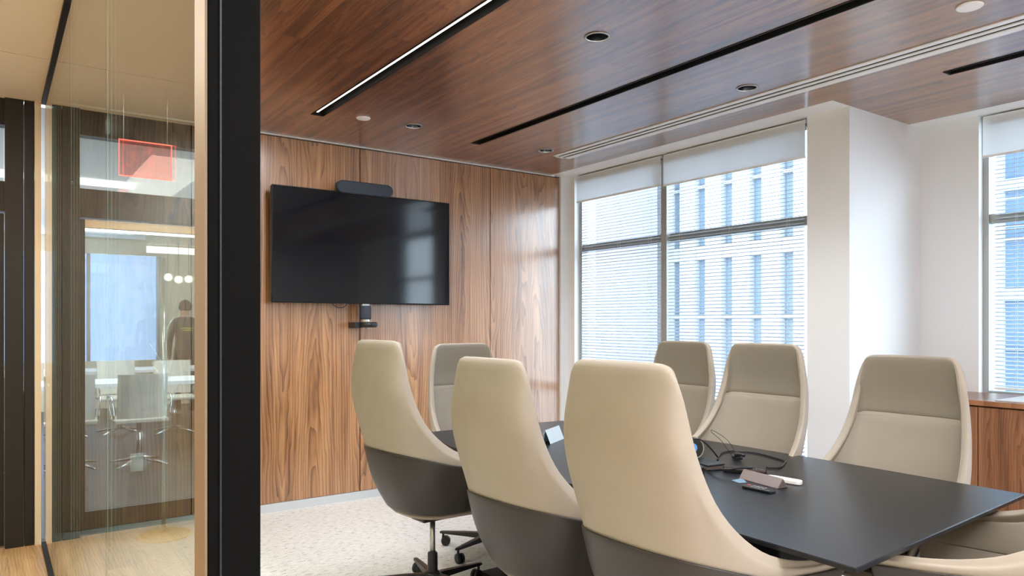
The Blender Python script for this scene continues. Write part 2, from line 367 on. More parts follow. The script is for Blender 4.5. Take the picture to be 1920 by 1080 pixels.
# ---- corridor end wall: dark boards, doorway with transom
we = root('wall_end'); we['kind'] = 'structure'
YE = 5.36
obj('beige_reveal', B(0.212, XG-0.012, YE-0.06, YE, 0, H), M['beige_strip'], we)
for x0, x1 in ((0.160, 0.210), (0.062, 0.156)):
    obj('dark_board', B(x0, x1, YE-0.045, YE+0.08, 0, H), M['bronze'], we, bevel=0.003)
obj('door_header', B(-1.7, 0.062, YE-0.02, YE+0.08, H-0.16, H), M['bronze'], we)
obj('transom_bar', B(-1.7, 0.062, YE-0.03, YE+0.08, 2.02, 2.20), M['bronze'], we)
obj('transom_glass', B(-1.7, 0.058, YE+0.02, YE+0.03, 2.20, H-0.16), M['farglass'], we)
obj('side_board', B(-1.7, -1.35, YE-0.03, YE+0.08, 0, 2.02), M['bronze'], we)
dr = root('door_1', (-0.64, YE+0.02, 0)); dr['kind'] = 'structure'
obj('door_stile', B(0.030, 0.060, YE, YE+0.05, 0.01, 2.01), M['bronze'], dr)
obj('door_stile', B(-1.35, -1.30, YE, YE+0.05, 0.01, 2.01), M['bronze'], dr)
obj('door_rail', B(-1.30, 0.030, YE, YE+0.05, 0.01, 0.15), M['bronze'], dr)
obj('door_rail', B(-1.30, 0.030, YE, YE+0.05, 1.96, 2.01), M['beige_strip'], dr)
obj('door_glass', B(-1.30, 0.030, YE+0.02, YE+0.03, 0.15, 1.96), M['farglass'], dr)

# ================================================================== WINDOWS
def window(name, X, y0, y1, z0, z1, mull, transoms, depth=0.07):
    w = root(name, (X, (y0+y1)/2, z0)); w['kind'] = 'structure'
    fw = 0.035
    f = bmesh.new()
    box(f, X+0.06, X+0.13, y0, y0+fw, z0, z1); box(f, X+0.06, X+0.13, y1-fw, y1, z0, z1)
    box(f, X+0.06, X+0.13, y0+fw, y1-fw, z0, z0+0.05); box(f, X+0.06, X+0.13, y0+fw, y1-fw, z1-0.05, z1)
    obj('window_frame', f, M['winframe'], w)
    for m in mull: obj('mullion', B(X+0.03, X+0.12, m-0.03, m+0.03, z0+0.05, z1-0.05), M['winframe'], w, bevel=0.003)
    eds = [y0+fw] + [q for m in mull for q in (m-0.03, m+0.03)] + [y1-fw]
    for a, c in zip(eds[::2], eds[1::2]):
        zs = [z0+0.05]
        for t in transoms:
            obj('transom', B(X+0.075, X+0.13, a, c, t-0.03, t+0.03), M['winframe'], w); zs += [t-0.03, t+0.03]
        zs.append(z1-0.05)
        for p, q in zip(zs[::2], zs[1::2]):
            obj('glass_pane', B(X+0.105, X+0.111, a, c, p, q), M['winglass'], w)
    obj('window_sill', B(X-0.004, X+0.06, y0, y1, z0-0.012, z0+0.008), M['white_trim'], w)
    return w
window('window_1', 4.34, 2.78, 5.12, 0.30, H, [4.06], [0.74, 2.035])
window('window_2', 5.23, -0.4, 2.12, 0.86, H, [0.86], [2.03])

def blind(X, y0, y1, z0, z1, label, group):
    r = root('venetian_blind', (X, (y0+y1)/2, z0)); tag(r, label, 'blind', group)
    s = bmesh.new(); z = z0+0.03; n = 0; rng = random.Random(int(y0*100))
    while z < z1-0.03:
        t = R(20+rng.uniform(-1.2, 1.2))          # nearly level slats, slightly cupped
        pts = []
        for k in range(4):
            w = -0.0125+0.025*k/3; crown = 0.0016*(1-(w/0.0125)**2)
            pts.append((X+w*math.cos(t), z+w*math.sin(t)+crown))
        vs = [[s.verts.new((x, yy, zz)) for x, zz in pts] for yy in (y0+0.006, y1-0.006)]
        vb = [[s.verts.new((x, yy, zz-0.0007)) for x, zz in pts] for yy in (y0+0.006, y1-0.006)]
        for k in range(3):
            s.faces.new((vs[0][k], vs[0][k+1], vs[1][k+1], vs[1][k])); s.faces.new((vb[0][k], vb[1][k], vb[1][k+1], vb[0][k+1]))
        for A in (0, 3): s.faces.new((vs[0][A], vs[1][A], vb[1][A], vb[0][A]))
        z += 0.0262; n += 1
    obj('slats', s, M['blind'], r)
    obj('head_rail', B(X-0.016, X+0.016, y0+0.004, y1-0.004, z1-0.03, z1-0.002), M['white_trim'], r)
    obj('bottom_rail', B(X-0.013, X+0.013, y0+0.006, y1-0.006, z0+0.004, z0+0.018), M['white_trim'], r)
    k = 3
    for i in range(k):
        yy = y0+0.13+(y1-y0-0.26)*i/(k-1)
        c = bmesh.new()
        for dx in (-0.0145, 0.0145): tube(c, [(X+dx, yy, z0+0.01), (X+dx, yy, z1-0.03)], 0.0009, 6)
        obj('ladder_cord', c, M['cable'] if False else M['white_plastic'], r)
    return r
G1 = 'white venetian blinds hanging in the windows'
blind(4.385, 4.095, 5.08, 0.36, 2.66, 'white horizontal slat blind in left pane of the big window, nearest walnut wall', G1)
blind(4.385, 2.82, 4.025, 0.36, 2.66, 'white horizontal slat blind in right pane of the big window, nearest white pier', G1)
blind(5.275, 0.895, 2.05, 0.92, 2.66, 'white horizontal slat blind in the window above the walnut credenza', G1)

def shade(X, y0, y1, z0, z1, label):
    r = root('roller_shade', (X, (y0+y1)/2, z0)); tag(r, label, 'shade', 'white roller shades lowered a little way')
    obj('shade_fabric', B(X-0.0007, X+0.0007, y0, y1, z0+0.012, z1-0.02), M['shade'], r)
    obj('hem_bar', B(X-0.004, X+0.004, y0, y1, z0, z0+0.014), M['white_trim'], r)
    t = bmesh.new(); tube(t, [(X+0.012, y0, z1-0.022), (X+0.012, y1, z1-0.022)], 0.012, 14)
    obj('roller_tube', t, M['white_trim'], r, smooth=False)
shade(4.35, 4.075, 5.10, 2.445, H, 'white roller shade half covering the top of the left pane beside walnut wall')
shade(4.35, 2.80, 4.045, 2.435, H, 'wide white roller shade across top of the right pane beside white pier')
shade(5.24, 0.89, 2.10, 2.42, H, 'white roller shade at top of the window above the credenza')

# ================================================================== CEILING FITTINGS
def channel(bm, x0, x1, y0, y1, d, t=0.004):
    box(bm, x0, x1, y0, y1, H+d-t, H+d); box(bm, x0, x0+t, y0, y1, H-0.001, H+d-t); box(bm, x1-t, x1, y0, y1, H-0.001, H+d-t)
    box(bm, x0+t, x1-t, y0, y0+t, H-0.001, H+d-t); box(bm, x0+t, x1-t, y1-t, y1, H-0.001, H+d-t)
    return bm
e = 0.001
slots = [(0, 'black recessed ceiling slot with a thin lit white strip, left of the small white disc', True),
         (1, 'long black unlit recessed ceiling slot in the middle of the wood ceiling', False),
         (2, 'short black recessed ceiling slot at top right above the white pier', False)]
for i, lab, lit in slots:
    x0, x1, y0, y1 = SL[i]
    r = root('slot_light', ((x0+x1)/2, (y0+y1)/2, H)); tag(r, lab, 'ceiling light', 'black linear ceiling slots')
    obj('channel', channel(bmesh.new(), x0+e, x1-e, y0+e, y1-e, 0.06), M['dark'], r)
    tr = bmesh.new()
    for a in ((x0-0.005, x0+0.003, y0-0.005, y1+0.005), (x1-0.003, x1+0.005, y0-0.005, y1+0.005), (x0+0.003, x1-0.003, y0-0.005, y0+0.003), (x0+0.003, x1-0.003, y1-0.003, y1+0.005)):
        box(tr, *a, H-0.003, H-0.0003)
    obj('trim_edge', tr, M['black_metal'], r)
    if lit: obj('light_strip', B(x0+0.009, x0+0.019, y0+0.01, y1-0.06, H, H+0.008), M['led'], r); obj('strip_carrier', B(x0+0.0055, x0+0.0225, y0+0.01, y1-0.06, H+0.008, H+0.055), M['dark'], r)
    else: obj('louvre', B(x0+0.022, x1-0.022, y0+0.01, y1-0.06, H+0.03, H+0.055), M['slot_blue'], r)
x0, x1, y0, y1 = SL[3]
r = root('air_diffuser', ((x0+x1)/2, (y0+y1)/2, H)); tag(r, 'long white linear air diffuser with two black slots beside the windows', 'air vent')
obj('diffuser_plenum', channel(bmesh.new(), x0+e, x1-e, y0+e, y1-e, 0.07), M['dark'], r)
f = bmesh.new()
ya, yb = y0-0.01, y1+0.01
for a, c in ((x0-0.016, x0+0.024), (x0+0.052, x0+0.080), (x0+0.108, x1+0.022)): box(f, a, c, ya, yb, H-0.006, H+0.012 if False else H-0.0005)
obj('diffuser_frame', f, M['white_trim'], r)
for k in (): obj('slot_blade', B(x0+k+0.010, x0+k+0.013, y0+0.004, y1-0.004, H-0.004, H+0.03), M['dark'], r)
obj('end_cap', B(x0+0.03, x1-0.03, yb, yb+0.018, H-0.006, H-0.0005), M['white_trim'], r)

dl_lab = ['round chrome-rimmed recessed downlight, largest and nearest, at top centre',
          'round recessed downlight beside the small white disc near the walnut wall',
          'round chrome-rimmed recessed downlight between the long slot and white diffuser',
          'small round recessed downlight beside the far tip of the white diffuser']
dl0 = None
for (x, y), lab in zip(DL, dl_lab):
    if dl0 is None:
        r = dl0 = root('recessed_downlight', (x, y, H))
        obj('trim_ring', lathe(bmesh.new(), [(0.052, -0.0005), (0.062, -0.0005), (0.060, -0.005), (0.053, -0.005), (0.052, -0.0005)], (0, 0, 0), 40, False), M['steel'], r, world=False, smooth=True)
        obj('reflector', lathe(bmesh.new(), [(0.0525, -0.001), (0.046, 0.03), (0.034, 0.065), (0.030, 0.075)], (0, 0, 0), 40, False), M['reflector'], r, world=False, smooth=True)
        obj('lens', lathe(bmesh.new(), [(0.031, 0.074), (0.031, 0.078)], (0, 0, 0), 24), M['slot_blue'], r, world=False)
    else:
        r = dup(dl0); r.location = (x, y, H)
    tag(r, lab, 'downlight', 'round recessed downlights')
for (x, y, rr, lab) in ((1.989, 4.486, 0.046, 'small flat white ceiling disc near the lit slot end'), (3.39, 1.41, 0.052, 'larger flat white ceiling disc at top right')):
    o = obj('ceiling_disc', lathe(bmesh.new(), [(rr, -0.0005), (rr, -0.004), (rr-0.004, -0.008), (0.002, -0.009)], (x, y, H), 36), M['disc_white'])
    tag(o, lab, 'ceiling disc', 'white round ceiling discs')

# ================================================================== TELEVISION WALL
YT = 5.13
tv = root('television', (2.305, YT, 1.495)); tag(tv, 'large flat black television mounted on the walnut wall', 'television')
obj('tv_body', B(1.592, 3.018, YT+0.004, YT+0.045, 1.497, 2.319), M['black_plastic'], tv, bevel=0.003)
fr = bmesh.new(); X0, X1, Z0, Z1 = 1.590, 3.020, 1.495, 2.321
for a in ((X0, X1, Z0, Z0+0.010), (X0, X1, Z1-0.006, Z1), (X0, X0+0.006, Z0+0.010, Z1-0.006), (X1-0.006, X1, Z0+0.010, Z1-0.006)):
    box(fr, a[0], a[1], YT-0.004, YT+0.006, a[2], a[3])
obj('bezel', fr, M['black_metal'], tv)
obj('tv_screen', B(X0+0.006, X1-0.006, YT, YT+0.004, Z0+0.010, Z1-0.006), M['screen'], tv)
obj('wall_mount', B(2.0, 2.6, YT+0.045, YB, 1.7, 2.1), M['black_plastic'], tv)
sb = root('speaker_bar', (2.285, YT, 2.322)); tag(sb, 'dark grey fabric pill-shaped speaker bar on top of the television', 'speaker')
def pill(bm, x0, x1, z0, z1, y0, y1, n=10):
    r_ = (z1-z0)/2; zc = (z0+z1)/2; pts = []
    for k in range(n+1): a = -PI/2+PI*k/n; pts.append((x1-r_+r_*math.cos(a), zc+r_*math.sin(a)))
    for k in range(n+1): a = PI/2+PI*k/n; pts.append((x0+r_+r_*math.cos(a), zc+r_*math.sin(a)))
    A = [bm.verts.new((x, y0, z)) for x, z in pts]; C = [bm.verts.new((x, y1, z)) for x, z in pts]
    bm.faces.new(A); bm.faces.new(C[::-1]); m_ = len(pts)
    for i in range(m_): bm.faces.new((A[i], C[i], C[(i+1) % m_], A[(i+1) % m_]))
    return bm
obj('speaker_body', pill(bmesh.new(), 2.06, 2.51, 2.312, 2.405, YT-0.03, YT+0.03), M['fabric_dark'], sb, bevel=0.010, seg=3)
obj('speaker_bracket', B(2.22, 2.35, YT+0.03, YT+0.06, 2.25, 2.36), M['black_plastic'], sb)
cb = root('conference_camera', (2.30, 5.16, 1.33)); tag(cb, 'dark cylindrical conference camera hanging upside down below the television', 'camera')
obj('camera_body', lathe(bmesh.new(), [(0.036, 0), (0.042, 0.006), (0.042, 0.098), (0.039, 0.104)], (2.30, 5.145, 1.378), 36), M['fabric_dark'], cb, smooth=False, bevel=0.002)
obj('silver_ring', lathe(bmesh.new(), [(0.037, 0), (0.037, 0.016)], (2.30, 5.145, 1.362), 36), M['steel'], cb)
obj('camera_base', lathe(bmesh.new(), [(0.060, 0), (0.070, 0.006), (0.072, 0.020), (0.070, 0.034), (0.060, 0.040)], (2.315, 5.135, 1.318), 40), M['black_plastic'], cb, bevel=0.002)
obj('lens_tip', lathe(bmesh.new(), [(0.014, 0), (0.018, 0.012)], (2.315, 5.135, 1.306), 20), M['steel'], cb)
obj('wall_bracket', B(2.205, 2.27, 5.13, YB, 1.314, 1.358), M['black_plastic'], cb, bevel=0.006)
obj('mount_clip', B(2.27, 2.325, 5.135, 5.16, 1.482, 1.4945), M['steel'], cb)
c = tube(bmesh.new(), catmull([(2.055, 5.20, 1.52), (2.065, 5.19, 1.485), (2.10, 5.185, 1.466), (2.14, 5.185, 1.47), (2.165, 5.19, 1.49), (2.175, 5.20, 1.52)], 6), 0.003, 8)
tag(obj('television_cable', c, M['cable'], smooth=True), 'thin black cable looping out below the television', 'cable')
c = root('power_outlet', (0.76, YB, 0.45)); tag(c, 'white duplex power outlet seen through glass low on the walnut wall', 'outlet')
obj('cover_plate', B(0.722, 0.798, YB-0.006, YB, 0.395, 0.512), M['white_plastic'], c, bevel=0.003)
for zc in (0.428, 0.480):
    s = obj('socket', lathe(bmesh.new(), [(0.017, 0), (0.017, 0.003)], (0, 0, 0), 24, mat=Matrix.Translation((0.76, YB-0.006, zc)) @ Matrix.Rotation(R(90), 4, 'X')), M['white_trim'], c)
    h = bmesh.new(); box(h, 0.7525, 0.7545, YB-0.0105, YB-0.009, zc-0.003, zc+0.007); box(h, 0.7655, 0.7675, YB-0.0105, YB-0.009, zc-0.003, zc+0.007); box(h, 0.758, 0.762, YB-0.0105, YB-0.009, zc-0.011, zc-0.007)
    obj('socket_holes', h, M['dark'], s)

# ================================================================== TABLE
ZT = 0.742
tpoly = [(1.748, 0.985), (2.995, 1.065), (3.022, 1.7), (3.030, 2.4), (3.0, 3.1), (2.90, 3.545), (1.955, 3.61), (1.84, 3.1), (1.795, 2.4), (1.765, 1.6)]
tb = root('conference_table', (2.4, 2.3, 0)); tag(tb, 'long black table with a thin pointed edge standing between the beige chairs', 'table')
t = bmesh.new(); cxm, cym = 2.4, 2.3
def shr(k): return [((x-cxm)*(1-k/0.62)+cxm, (y-cym)*(1-k/1.3)+cym) for x, y in tpoly]
rings = []
for pts, z in ((shr(0.10), ZT-0.040), (shr(0.0), ZT-0.014), (tpoly, ZT-0.003), (shr(0.002), ZT)):
    rings.append([t.verts.new((x, y, z)) for x, y in pts])
n = len(tpoly)
for a, c in zip(rings, rings[1:]):
    for i in range(n): t.faces.new((a[i], a[(i+1) % n], c[(i+1) % n], c[i]))
t.faces.new(rings[0][::-1]); t.faces.new(rings[-1])
obj('table_top', t, M['table'], tb)
for yy in (1.75, 3.0): obj('pedestal', B(2.22, 2.58, yy-0.22, yy+0.22, 0.03, ZT-0.04), M['black_metal'], tb, bevel=0.01)
for yy in (1.75, 3.0): obj('pedestal_foot', B(2.12, 2.68, yy-0.28, yy+0.28, 0.0, 0.03), M['black_metal'], tb, bevel=0.006)

# ================================================================== OFFICE CHAIR
ST = {
 'R': [(0, -.335, 1.248), (.115, -.332, 1.247), (.198, -.318, 1.236), (.232, -.297, 1.15), (.250, -.272, 1.01), (.276, -.210, .855), (.308, -.080, .733), (.330, .09, .683), (.335, .285, .670)],
 'M': [(0, -.372, 1.00), (.125, -.366, 1.00), (.215, -.340, .995), (.250, -.300, .95), (.272, -.256, .865), (.298, -.180, .770), (.320, -.055, .697), (.336, .10, .668), (.340, .285, .658)],
 'S': [(0, -.315, .735), (.12, -.303, .732), (.215, -.262, .722), (.272, -.200, .705), (.300, -.145, .688), (.318, -.08, .670), (.333, .01, .656), (.342, .14, .647), (.342, .28, .640)],
 'B': [(0, -.266, .55), (.115, -.256, .55), (.205, -.215, .55), (.252, -.158, .55), (.274, -.075, .55), (.290, -.005, .55), (.298, .075, .55), (.300, .16, .55), (.298, .27, .55)],
 'A': [(0, -.192, .405), (.090, -.185, .405), (.165, -.150, .405), (.202, -.100, .405), (.218, -.040, .405), (.222, .03, .405), (.228, .09, .407), (.228, .16, .410), (.222, .25, .415)],
}
NU = 8
def cr1(P, t):
    i = min(int(t), len(P)-2); f = t-i; Q = [2*P[0]-P[1]] + P + [2*P[-1]-P[-2]]
    a, b_, c_, d = Q[i:i+4]
    return 0.5*((2*b_)+(c_-a)*f+(2*a-5*b_+4*c_-d)*f*f+(3*b_-a-3*c_+d)*f**3)
def surf(u, v):
    """u in [-8, 8] around the shell (0 = middle of the back), v in [0, 4] from underside to rim"""
    s = -1 if u < 0 else 1; a = abs(u)
    def along(k):
        P = [Vector(p) for p in ST[k]]
        P = [Vector((-P[1].x, P[1].y, P[1].z))] + P           # mirror so the middle is smooth
        i = min(int(a), 7); f = a-i
        Q = P + [2*P[-1]-P[-2]]
        A, b_, c_, d = Q[i:i+4]
        p = 0.5*((2*b_)+(c_-A)*f+(2*A-5*b_+4*c_-d)*f*f+(3*b_-A-3*c_+d)*f**3)
        return Vector((p.x*s, p.y, p.z))
    return cr1([along(k) for k in 'ABSMR'], v)
def nrm(u, v):
    h = 0.02
    u0, u1 = max(-8, u-h), min(8, u+h); v0, v1 = max(0, v-h), min(4, v+h)
    du = surf(u1, v)-surf(u0, v); dv = surf(u, v1)-surf(u, v0)
    n_ = du.cross(dv); n_.normalize()
    # outward = away from the seat centre axis
    p = surf(u, v)
    if n_.dot(Vector((p.x, p.y-0.12, 0))) < 0: n_ = -n_
    return n_
def shell_mesh(us, vfun, nv, off_out, off_in):
    """closed slab following the shell: offsets measured outward from the shell surface"""
    bm = bmesh.new(); O, I = [], []
    for u in us:
        v0, v1 = vfun(u); co_, ci = [], []
        for k in range(nv+1):
            v = v0+(v1-v0)*k/nv; p = surf(u, v); nn = nrm(u, v)
            co_.append(bm.verts.new(p+nn*off_out)); ci.append(bm.verts.new(p+nn*off_in))
        O.append(co_); I.append(ci)
    nu = len(us)
    for i in range(nu-1):
        for k in range(nv):
            bm.faces.new((O[i][k], O[i+1][k], O[i+1][k+1], O[i][k+1])); bm.faces.new((I[i][k], I[i][k+1], I[i+1][k+1], I[i+1][k]))
        bm.faces.new((O[i][0], I[i][0], I[i+1][0], O[i+1][0])); bm.faces.new((O[i][nv], O[i+1][nv], I[i+1][nv], I[i][nv]))
    for i in (0, nu-1):
        for k in range(nv): bm.faces.new((O[i][k], O[i][k+1], I[i][k+1], I[i][k]))
    return bm
def frange(a, c, n_): return [a+(c-a)*i/n_ for i in range(n_+1)]
def v_at_z(u, z):
    lo, hi = 2.0, 4.0
    for _ in range(24):
        m_ = (lo+hi)/2
        if surf(u, m_).z < z: lo = m_
        else: hi = m_
    return (lo+hi)/2
US = frange(-8, 8, 40)
def make_chair():
    r = root('office_chair')
    o = obj('upholstered_shell', shell_mesh(US, lambda u: (0.06, 4.0), 20, 0.0, -0.030), M['leather'], r, world=False, smooth=True, sub=1)
    obj('outer_shell', shell_mesh(US, lambda u: (0.10, 1.98), 9, 0.008, 0.0015), M['shell'], r, world=False, smooth=True, sub=1)
    # headrest pad on the front of the back
    hu = frange(-3.45, 3.45, 20)
    obj('headrest', shell_mesh(hu, lambda u: (v_at_z(u, 0.975), 3.99), 6, -0.026, -0.034), M['head_leather_shaded'], r, world=False, smooth=True, sub=1)
    hu2 = frange(-7.7, 7.7, 36)
    obj('back_cushion', shell_mesh(hu2, lambda u: (1.0, min(3.99, v_at_z(u, 0.968))), 8, -0.026, -0.0335), M['leather_shaded'], r, world=False, smooth=True, sub=1)
    # seat cushion: rounded pad between the arms
    s = bmesh.new(); K = 36
    def sup(a_, ax, ay, p=3.2):
        c_, s_ = math.cos(a_), math.sin(a_)
        return (ax*math.copysign(abs(c_)**(2/p), c_), 0.045+ay*math.copysign(abs(s_)**(2/p), s_))
    prof = [(0.90, 0.455), (0.97, 0.462), (1.0, 0.48), (0.985, 0.505), (0.93, 0.520), (0.70, 0.526), (0.3, 0.522)]
    rg = [[s.verts.new((*[q*k if j == 0 else 0.045+(q-0.045)*k for j, q in enumerate(sup(2*PI*i/K, 0.225, 0.215))], z)) for i in range(K)] for k, z in prof]
    for a, c_ in zip(rg, rg[1:]):
        for i in range(K): s.faces.new((a[i], a[(i+1) % K], c_[(i+1) % K], c_[i]))
    s.faces.new(rg[0][::-1]); s.faces.new(rg[-1])
    obj('seat', s, M['leather_shaded'], r, world=False, smooth=True)
    # underside pan closing the bowl
    s = bmesh.new()
    pr = [surf(u, 0.06) for u in US]; c0 = [Vector((p.x*0.985, p.y*0.985, 0.408)) for p in pr]
    c1 = [Vector((p.x*0.90, p.y*0.90, 0.392)) for p in pr]; c2 = [Vector((p.x*0.90, p.y*0.90, 0.43)) for p in pr]
    rr = [[s.verts.new(p) for p in ring] for ring in (c2, c0, c1)]; m_ = len(pr)
    for a, c_ in zip(rr, rr[1:]):
        for i in range(m_): s.faces.new((a[i], a[(i+1) % m_], c_[(i+1) % m_], c_[i]))
    s.faces.new(rr[0]); s.faces.new(rr[-1][::-1])
    obj('seat_pan', s, M['leather'], r, world=False, smooth=False)
    obj('tilt_mechanism', B(-0.06, 0.06, -0.09, 0.10, 0.345, 0.392), M['black_plastic'], r, world=False, bevel=0.008)
    obj('gas_lift', lathe(bmesh.new(), [(0.0135, 0.12), (0.0135, 0.346)], seg=24), M['steel'], r, world=False, smooth=True)
    obj('lift_sleeve', lathe(bmesh.new(), [(0.026, 0.085), (0.025, 0.20), (0.021, 0.205)], seg=28), M['black_plastic'], r, world=False, smooth=False, bevel=0.002)
    obj('hub', lathe(bmesh.new(), [(0.045, 0.06), (0.048, 0.085), (0.040, 0.105), (0.028, 0.112)], seg=28), M['black_plastic'], r, world=False, bevel=0.002)
    for k in range(5):
        a = 2*PI*k/5+0.35; mt = Matrix.Rotation(a, 4, 'Z')
        lg = bmesh.new()
        secs = [(0.03, 0.024, 0.066, 0.100), (0.16, 0.019, 0.070, 0.095), (0.30, 0.014, 0.072, 0.086), (0.315, 0.010, 0.073, 0.084)]
        rgs = [[lg.verts.new(mt @ Vector(p)) for p in ((x, -w, z0), (x, w, z0), (x, w*0.75, z1), (x, -w*0.75, z1))] for x, w, z0, z1 in secs]
        for p, q in zip(rgs, rgs[1:]):
            for i in range(4): lg.faces.new((p[i], p[(i+1) % 4], q[(i+1) % 4], q[i]))
        lg.faces.new(rgs[0][::-1]); lg.faces.new(rgs[-1])
        leg = obj('base_leg', lg, M['black_plastic'], r, world=False, bevel=0.003)
        cs = bmesh.new(); base = mt @ Matrix.Translation((0.295, 0, 0)) @ Matrix.Rotation(a*1.7+0.6, 4, 'Z')
        for sd in (-1, 1):
            lathe(cs, [(0.020, 0.003*sd), (0.0275, 0.005*sd), (0.0285, 0.012*sd), (0.0265, 0.020*sd), (0.018, 0.022*sd)], seg=24, mat=base @ Matrix.Translation((0.016, 0, 0.0285)) @ Matrix.Rotation(R(90), 4, 'X'))
        lathe(cs, [(0.007, 0.045), (0.007, 0.074)], seg=12, mat=base); box(cs, -0.008, 0.026, -0.003, 0.003, 0.02, 0.056, mat=base)
        obj('caster', cs, M['black_plastic'], leg, world=False, smooth=False)
    return r
ch0 = make_chair()
GC = 'high-backed beige swivel chairs around the black table'
chairs = [  # x, y, facing (deg, rotation about z; 0 = +Y), label
 (1.80, 3.22, -86, .027, 'beige high-back chair with charcoal shell under the conference camera, furthest on the near side'),
 (1.805, 2.26, -88, -.02, 'beige high-back chair seen from behind, middle of the three on the near side'),
 (1.775, 1.53, -90, 0, 'beige high-back chair seen from behind, largest and nearest the camera'),
 (3.06, 2.98, 88, 0, 'beige high-back chair facing us before the window mullion, furthest on window side'),
 (2.89, 2.285, 90, .005, 'beige high-back chair facing us before the right window pane beside the white pier'),
 (2.960, 1.60, 90, -.035, 'beige high-back chair facing us between the white pier and the walnut credenza'),
 (2.42, 3.64, 180, -.02, 'beige high-back chair with greyish headrest at the far head of table, by the walnut wall'),
 (2.44, 0.93, 15, .03, 'beige chair at the near table end, only its armrest showing at bottom right'),
]
for i, (x, y, a, dz, lab) in enumerate(chairs):
    o = ch0 if i == 0 else dup(ch0)
    o.location = (x, y, 0); o.rotation_euler = (0, 0, R(a)); tag(o, lab, 'chair', GC)
    for ch in o.children:      # seat height set on the gas lift
        if not ch.name.startswith(('base_leg', 'hub', 'lift_sleeve')): ch.location.z = dz

# ================================================================== THINGS ON THE TABLE
def P(px, py, z):     # a point of the table plane seen at a pixel of the 1920x1080 photograph
    d = 1372*(1.35-z)/(py-606); s_, c_ = math.sin(R(35.4)), math.cos(R(35.4)); t_ = (px-960)/1372
    return Vector(((s_+c_*t_)*d, (c_-s_*t_)*d, z))
def sweep(name, pts, r, label, m='cable', cat='cable', group=None, seg=8):
    o = obj(name, tube(bmesh.new(), catmull(pts, 8), r, seg), M[m], smooth=True); tag(o, label, cat, group); return o
z = ZT
# triangular stand and remote
a = P(1385, 897, z); bq = P(1458, 917, z); d = (bq-a).normalized(); nrm2 = Vector((-d.y, d.x, 0))
if nrm2.dot(a) < 0: nrm2 = -nrm2
t = bmesh.new(); w = 0.052
A = [a, a+nrm2*w, a+nrm2*(w/2)+Vector((0, 0, 0.036))]; C = [bq, bq+nrm2*w, bq+nrm2*(w/2)+Vector((0, 0, 0.036))]
va = [t.verts.new(p+Vector((0, 0, 0.0005))) for p in A]; vc = [t.verts.new(p+Vector((0, 0, 0.0005))) for p in C]
t.faces.new(va); t.faces.new(vc[::-1])
for i in range(3): t.faces.new((va[i], vc[i], vc[(i+1) % 3], va[(i+1) % 3]))
tag(obj('tent_stand', t, M['taupe_metal'], bevel=0.0015), 'taupe triangular tent stand lying behind the black remote', 'stand')
t = bmesh.new(); q = [P(1372, 901, z), P(1392, 897, z), P(1400, 905, z), P(1385, 906, z)]
va = [t.verts.new(p+Vector((0, 0, 0.0005))) for p in q]; vb = [t.verts.new(p+Vector((0, 0, 0.0013))) for p in q]
t.faces.new(va); t.faces.new(vb[::-1])
for i in range(4): t.faces.new((va[i], va[(i+1) % 4], vb[(i+1) % 4], vb[i]))
tag(obj('paper_slip', t, plain('blue_slip', lin(112, 138, 160), 0.5)), 'pale blue paper corner under the left end of taupe stand', 'paper')
def oriented(p0, ang): return Matrix.Translation(p0) @ Matrix.Rotation(ang, 4, 'Z')
pr0 = P(1397, 914, z); pr1 = P(1449, 925, z); dd = pr1-pr0; ang = math.atan2(dd.y, dd.x)
rm = root('remote_control', ((pr0+pr1)/2+Vector((0, 0, 0))), ang); tag(rm, 'black remote control with a red button in front of the taupe stand', 'remote control')
ln = dd.length
obj('remote_body', B(-ln/2, ln/2, -0.02, 0.022, 0.0005, 0.011), M['black_plastic'], rm, world=False, bevel=0.003, seg=3)
obj('red_button', B(-ln/2+0.008, -ln/2+0.018, 0.002, 0.012, 0.011, 0.0122), M['red_button'], rm, world=False, bevel=0.001)
for i in range(4):
    for j in range(2):
        obj('button', B(-ln/2+0.030+i*0.016, -ln/2+0.038+i*0.016, -0.011+j*0.016, -0.004+j*0.016, 0.011, 0.012), M['grey_button'], rm, world=False)
p0 = P(1440, 899, z); p1 = P(1502, 910, z); dd = p1-p0; ang = math.atan2(dd.y, dd.x); ln = dd.length*1.05
wr = root('white_remote', (p0+p1)/2+Vector((0, 0.0, 0)), ang); tag(wr, 'slim rounded white handset on the black table right of the taupe stand', 'remote control')
t = bmesh.new(); K = 16
def stad(l, w_, k_): 
    pts = []
    for k in range(k_+1): q_ = -PI/2+PI*k/k_; pts.append((l/2-w_/2+w_/2*math.cos(q_), w_/2*math.sin(q_)))
    for k in range(k_+1): q_ = PI/2+PI*k/k_; pts.append((-l/2+w_/2+w_/2*math.cos(q_), w_/2*math.sin(q_)))
    return pts
prism(t, stad(ln, 0.036, 8), 0.0005, 0.0175)
obj('handset_body', t, M['white_plastic'], wr, world=False, bevel=0.004, seg=3)
obj('handset_seam', prism(bmesh.new(), stad(ln-0.03, 0.022, 8), 0.0175, 0.0182), M['white_trim'], wr, world=False)
# cable hub with a metal bar
p0 = P(1357, 884, z); p1 = P(1437, 891, z); dd = p1-p0; ang = math.atan2(dd.y, dd.x); ln = dd.length
hb = root('cable_hub', (p0+p1)/2, ang); tag(hb, 'long black bar-shaped cable hub lying behind the taupe stand', 'cable hub')
obj('hub_body', B(-ln/2, ln/2, -0.014, 0.016, 0.0005, 0.024), M['black_plastic'], hb, world=False, bevel=0.003)
obj('metal_edge', B(-ln/2+0.004, ln/2-0.002, -0.0152, -0.0142, 0.014, 0.021), M['taupe_metal'], hb, world=False)
